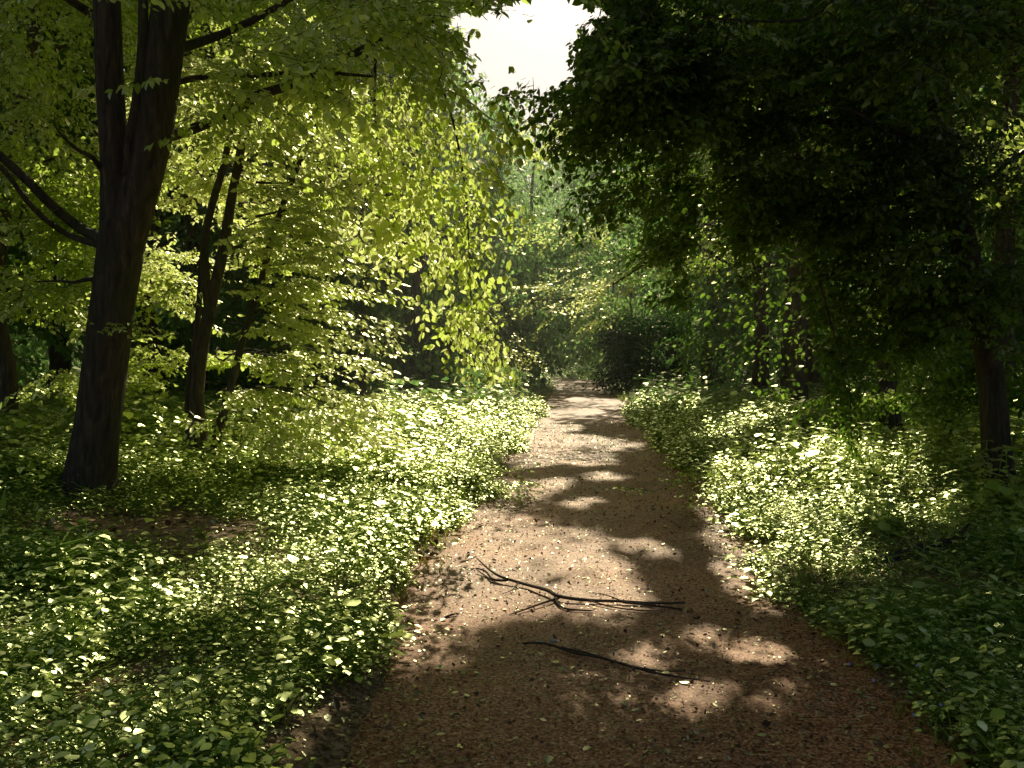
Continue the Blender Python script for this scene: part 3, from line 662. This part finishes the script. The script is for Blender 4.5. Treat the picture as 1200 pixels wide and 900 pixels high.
T.crown(droopy=.35, tintbias=-.12, gsoft=.05, leafscale=1.1)
high(T, (5.5, 10.5, 10), (5., 4., 3.6), 1500); high(T, (2.5, 13, 9), (3., 4., 2.), 900); T.crown(SPF, LEAF4, 'upper_crown', twigs=False)

# ------------------------------------------------------------------ generic forest tree
def forest_tree(name, x, y, h, r0, label, crowns, bark='bark_grey', leaf='leaf_far', cat='tree', group=None, lean=(0, 0), tmpl=None, blade=LEAF4, twigs=False, filt=True, tb=0., droopy=.3, nl=5, sc=1.5, pitch=.2):
    T = Tree(name, (x, y), label, cat, group, bark, leaf); o = T.o
    pts = [o+[0, 0, -.1]]+[o+np.array([lean[0]*t+rng.normal(0, .12), lean[1]*t+rng.normal(0, .1), h*t]) for t in (.08, .2, .4, .6, .8, 1.)]
    T.trunk([(pts, [r0*1.25, r0, r0*.9, r0*.75, r0*.58, r0*.4, r0*.1])], 10, flare=.35)
    for (dx, dy, z, rx, ry, rz, n) in crowns:
        c = o+np.array([dx, dy, z])
        for _ in range(nl):
            e = in_ell(1, c, (rx*.8, ry*.8, rz*.8))[0]; zz = np.clip((e[2]-o[2])*.75, .8, h*.95)
            a = o+np.array([lean[0]*zz/h, lean[1]*zz/h, zz]); T.limb(a, e, r0*.25, sag=.03)
        T.add(clumped(n, c, (rx, ry, rz), max(10, n//16), .16, .25), sc=sc, pitch=pitch)
    T.crown(tmpl or SPF, blade, twigs=twigs, filt=filt, tintbias=tb, droopy=droopy)
    return T
# trunks the photo shows
b = gp(4, 528, .2)
forest_tree('slim_tree', b[0], b[1], 11, .11, 'slim leaning trunk at the far left edge of the picture', [(0, 0, 5.2, 2.6, 2, 2.2, 420), (1, 1, 8.5, 3.5, 3, 2.5, 350)], lean=(.9, 0), bark='bark', leaf='leaf', tmpl=SP, sc=1.1)
for (a, c, r, lab, lf) in [(831, 458, .17, 'leftmost straight dark trunk right of the path', 'leaf_far'), (889, 468, .22, 'straight trunk with bright leaf spray hanging before it', 'leaf_far'),
                           (956, 468, .2, 'short visible dark trunk behind drooping leaves right of path', 'leaf_far'), (1045, 503, .15, 'thin dark trunk behind the bright undergrowth at right', 'leaf')]:
    b = gp(a, c, .3)
    forest_tree('woodland_tree', b[0], b[1], 15, r, lab, [(0, 0, 5.8, 3.4, 3, 2.4, 420), (-.5, 1, 10.5, 4.5, 4, 4, 700)], leaf=lf, lean=(-.5, 0), bark='bark')
for (a, c, r, lab) in [(626, 446, .13, 'dark trunk just left of where the path ends'), (495, 462, .16, 'thin trunk in the gloom left of the path'), (380, 470, .2, 'trunk behind the tiered sunlit branches'),
                       (60, 475, .25, 'far trunk between the slim tree and the forked tree'), (180, 480, .22, 'far trunk just right of the forked tree')]:
    b = gp(a, c, .3)
    forest_tree('woodland_tree', b[0], b[1], 15, r, lab, [(0, 0, 5.6, 3.2, 3, 2.4, 420), (0, 1, 10.5, 4.5, 4, 4, 700)], leaf='leaf_far', bark='bark')
# boughs meeting in the middle distance
T = forest_tree('path_side_beech', 6.3, 19.5, 13, .2, 'beech reaching a sunlit bough over the path from the right', [(-1., 0, 4.8, 3., 2.4, 1.7, 480), (0, 1, 9.5, 4.8, 4, 3, 620)], leaf='leaf', bark='bark', lean=(-.6, 0), sc=1.1, tb=0., tmpl=SP, droopy=.3)
T.limb(T.o+[-.4, 0, 3.4], P(625, 352, 17), .05, sag=.06); T.limb(T.o+[-.4, 0, 3.8], P(690, 240, 20), .05, sag=.05)
T.hang(P(760, 290, 18), P(628, 355, 17), 70, .45, .9, .25); T.hang(P(730, 240, 20), P(660, 275, 20), 90, .5, 1., .3); T.hang(P(720, 310, 17), P(700, 375, 17), 30, .3, .9, .6)
T.crown(SP, LEAF4, 'sunlit_bough', tintbias=.2, twigs=False, gsoft=.9)
T = forest_tree('drooping_hornbeam', -3.3, 19.5, 10, .10, 'drooping green tree left of the path with long hanging boughs', [(.9, 0, 4.8, 2.0, 2, 1.7, 520), (1.2, 0, 7.8, 2.6, 3, 1.8, 420)], leaf='leaf', bark='bark', sc=1.1, tmpl=SP, droopy=.6, pitch=.5)
T.limb(T.o+[0, 0, 3.5], P(612, 395, 15.5), .04, sag=.15); T.hang(P(540, 360, 16), P(615, 415, 15), 34, .28, .8, .35); T.hang(P(560, 410, 15.5), P(600, 428, 15), 14, .2, .7, .7)
T.crown(SP, LEAF4, 'lower_foliage', tintbias=.15, twigs=False, gsoft=.9)
# dark evergreen bush by the path end
T = Tree('yew_bush', tuple(P(758, 440, 36)[:2]), 'dense dark evergreen bush right of the path end', 'bush', bark='bark', leaf='yew')
T.trunk([([T.o+[0, 0, -.1], T.o+[0, 0, .6], T.o+[.1, 0, 1.6], T.o+[.1, 0, 3]], [.14, .11, .08, .03])], 8)
T.add(clumped(1100, T.o+[0, 0, 1.8], (1.5, 1.3, 1.8), 46, .2, .2), sc=1.2, pitch=.5)
T.crown(SPF, LEAF4, twigs=False, filt=False)

# shrubs beside the path
def shrub(name, a, c, d_z, label, r, n, leaf='herb', sc=.6, cat='shrub', tb=.1):
    b = gp(a, c, d_z); T = Tree(name, (b[0], b[1]), label, cat, bark='bark', leaf=leaf)
    for k in range(6):
        an = k*1.05+U(0, .6); e = T.o+np.array([cos(an)*r[0]*.7, sin(an)*r[1]*.7, r[2]*U(.9, 1.5)])
        tube_obj('stem', [tube([T.o+[cos(an)*.03, sin(an)*.03, 0], (T.o+e)/2+[0, 0, .08], e], [.009, .007, .003], 6)], T.bark, T.root, T.o)
    T.add(clumped(n, T.o+[0, 0, r[2]*.9], r, 14, .25, .2), sc=sc, pitch=.1); T.crown(filt=False, tintbias=tb, name='foliage')
shrub('leafy_shrub', 540, 580, .05, 'small leafy shrub at the left edge of the path in sunlight', (.5, .5, .30), 70)
shrub('leafy_shrub', 455, 583, .05, 'small round green shrub in the brightest part of left verge', (.35, .3, .22), 36)
shrub('leafy_shrub', 415, 520, .1, 'rounded green shrub beneath the tiered sunlit branches', (.9, .7, .42), 120)
shrub('leafy_shrub', 350, 535, .1, 'low green shrub just right of the young beech', (.8, .6, .35), 90)
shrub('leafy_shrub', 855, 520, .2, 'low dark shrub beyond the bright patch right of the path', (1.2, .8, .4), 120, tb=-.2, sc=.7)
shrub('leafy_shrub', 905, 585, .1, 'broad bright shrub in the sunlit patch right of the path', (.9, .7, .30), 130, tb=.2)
shrub('leafy_shrub', 1040, 570, .1, 'green shrub between the bright patch and right tree', (.8, .6, .3), 100, tb=0)

# taller broad leaved plants in the left foreground
HP = [herb_T(12, .42, .095, 140+s, pairs=True) for s in range(4)]
for k, (a, c, lab) in enumerate([(92, 790, 'broad yellow green plant standing tallest in the left foreground'), (30, 700, 'pale leafy plant at the left picture edge'), (20, 860, 'large leaved plant in the bottom left corner'),
                     (75, 850, 'small paired leaf seedling near the bottom left corner'), (150, 730, 'upright leafy plant at the edge of the dark patch'), (245, 870, 'shaded broad plant at the bottom of left verge'),
                     (330, 830, 'shaded leafy plant beside the near left path edge'), (1140, 870, 'wide leaved plant in the bottom right corner'), (1165, 800, 'upright dark plant by the right picture edge'), (1010, 720, 'single upright plant at the right path edge')]):
    b = gp(a, c, .1); p = np.array([b[0], b[1], terrain(b[0], b[1])])
    me = foliage_mesh('leaves', np.zeros((1, 3)), U(0, 6, 1), np.zeros(1), np.zeros(1), np.array([U(.65, .85)]), [HP[k % 4]], [M['herb'], M['herb']], LEAF9*np.array([1, 1.2, 1]), twigs=True, filt=False, tintbias=.2 if a < 300 else -.1)
    r = thing('broad_leaved_plant', p, lab, 'plant')
    link('leaves', me, r)

# ------------------------------------------------------------------ background trees
protos = []
spots = []
for (x, y, h) in [(-3.4, 29, 13), (-1.8, 38, 14), (-6.5, 24, 13), (-9, 30, 15), (-14, 24, 15), (-5, 34, 16), (-20, 30, 16), (-12, 40, 17), (-3.5, 44, 16), (-25, 42, 17), (-18, 50, 18), (-8, 55, 17), (-1.5, 66, 18), (3, 74, 17), (8, 72, 18), (-6, 70, 19),
                  (7, 52, 17), (12, 46, 17), (9.5, 30, 15), (15, 28, 15), (19, 36, 17), (16, 52, 18), (24, 45, 18), (14, 64, 19), (21, 24, 15), (27, 32, 17), (24, 62, 19), (-16, 66, 20), (-28, 60, 20), (32, 52, 20),
                  (13, 19, 14), (-12, 17.5, 13), (-17, 20, 14), (16.5, 17, 14), (-36, 46, 18), (38, 44, 18), (0, 84, 18), (-11, 82, 20), (12, 84, 20), (24, 80, 20), (-24, 80, 20)]:
    spots.append((x, y, h))
desc = ['tall', 'dense', 'broad', 'slender', 'loose', 'dark', 'pale green', 'drooping']
for i, (x, y, h) in enumerate(spots):
    side = 'left' if x < pathc(y) else 'right'
    lab = 'leafy tree crowding the deep wood behind the path'
    far = y > 58
    ns = 1 if y < 48 else .7
    forest_tree('background_tree', x, y, h, .09, lab, [(0, 0, h*.16, 3., 2.6, h*.13, int(560*ns)), (0, 0, h*.48, 3.8, 3.2, h*.2, int(720*ns)), (0, 0, h*.82, 3.6, 3, h*.17, int(460*ns))],
                sc=1.7 if y < 35 else 2.3, nl=2, group='trees crowding the deep wood', tb=U(-.15, .15), droopy=.5, pitch=.3)
# tall canopy trees either side whose crowns roof the path
for i, (x, y, h, w) in enumerate([(-7.5, 21, 19, 5.2), (-7, 27, 20, 5.5), (7.5, 24, 20, 5.2), (9, 16, 18, 5.), (-10, 14, 17, 5), (11, 33, 21, 5.5), (-8, 36, 21, 5.5), (7.5, 33, 21, 5.), (-13, 28, 20, 5.5), (15, 24, 20, 5.5)]):
    forest_tree('canopy_tree', x, y, h, .18, 'tall tree whose crown closes over the wood above the picture', [(-.6*np.sign(x)*1.5, 0, h*.72, w, w, h*.22, 2100)], sc=2.3, nl=3,
                group='tall canopy trees', leaf='leaf', bark='bark', droopy=.35)

# distant wood as one mass
n = 9000; an = U(-1.15, 1.15, n); rr = U(92, 105, n)
pos = np.stack([np.sin(an)*rr, np.cos(an)*rr, 24*rng.random(n)**1.2*(.75+.5*vnoise(an*9, rr*0))], 1)
px, py, _ = proj(pos); pos = pos[~((np.abs(px-620) < 110) & (py < 90))]; n = len(pos)
tag(link('distant_wood', foliage_mesh('distant_wood', pos, U(0, 6.28, n), rng.normal(.4, .3, n), rng.normal(0, .3, n), U(4, 7, n), SPF, [M['leaf_far']]*2, LEAF4, twigs=False, filt=False, droopy=.5)),
    'distant wall of dark woodland closing the view', 'wood', kind='stuff')

# thin haze volume in the wood, added for backlit glow and a distant veil
v8 = np.array([(x, y, z) for x in (-60, 60) for y in (6.5, 90) for z in (-1, 26)], float)
hz = np_mesh('haze', v8, np.array([(0, 1, 3, 2), (4, 6, 7, 5), (0, 4, 5, 1), (2, 3, 7, 6), (0, 2, 6, 4), (1, 5, 7, 3)]))
m, nt, out = mat('thin_haze'); vs = N(nt, 'ShaderNodeVolumeScatter', i_Density=.0014, i_Anisotropy=.68); vs.inputs[0].default_value = (1, .97, .85, 1)
nt.links.new(vs.outputs[0], out.inputs['Volume']); hz.materials.append(m)
tag(link('haze', hz), 'thin haze added between the trees for backlit glow', 'haze', kind='stuff')

# ------------------------------------------------------------------ light, sky, camera
w = bpy.data.worlds.new('World'); scene.world = w; w.use_nodes = True; nt = w.node_tree
bg = nt.nodes['Background']; sky = nt.nodes.new('ShaderNodeTexSky'); sky.sky_type = 'NISHITA'; sky.sun_disc = False
sky.sun_elevation = SUN_EL; sky.sun_rotation = SUN_AZ; sky.dust_density = 3.; sky.air_density = 1.2
nt.links.new(sky.outputs[0], bg.inputs[0]); bg.inputs[1].default_value = .055
sd = bpy.data.lights.new('sun', 'SUN'); sd.energy = 5.; sd.angle = R(.53); sd.color = (1, .94, .70)
so = bpy.data.objects.new('sun', sd); C.objects.link(so)
so.rotation_euler = Vector(S).to_track_quat('Z', 'Y').to_euler()
cam = bpy.data.cameras.new('camera'); cam.lens = 31.2; cam.sensor_width = 36; cam.clip_end = 1000; cam.clip_start = .05
co = bpy.data.objects.new('camera', cam); C.objects.link(co); co.location = (0, 0, CAMH); co.rotation_euler = (pi/2-PITCH, 0, 0)
scene.camera = co
scene.view_settings.view_transform = 'Standard'; scene.view_settings.look = 'None'; scene.view_settings.exposure = 0
cy = scene.cycles
cy.max_bounces = 6; cy.diffuse_bounces = 4; cy.glossy_bounces = 2; cy.transmission_bounces = 4; cy.sample_clamp_indirect = 4; cy.sample_clamp_direct = 12
cy.use_denoising = True
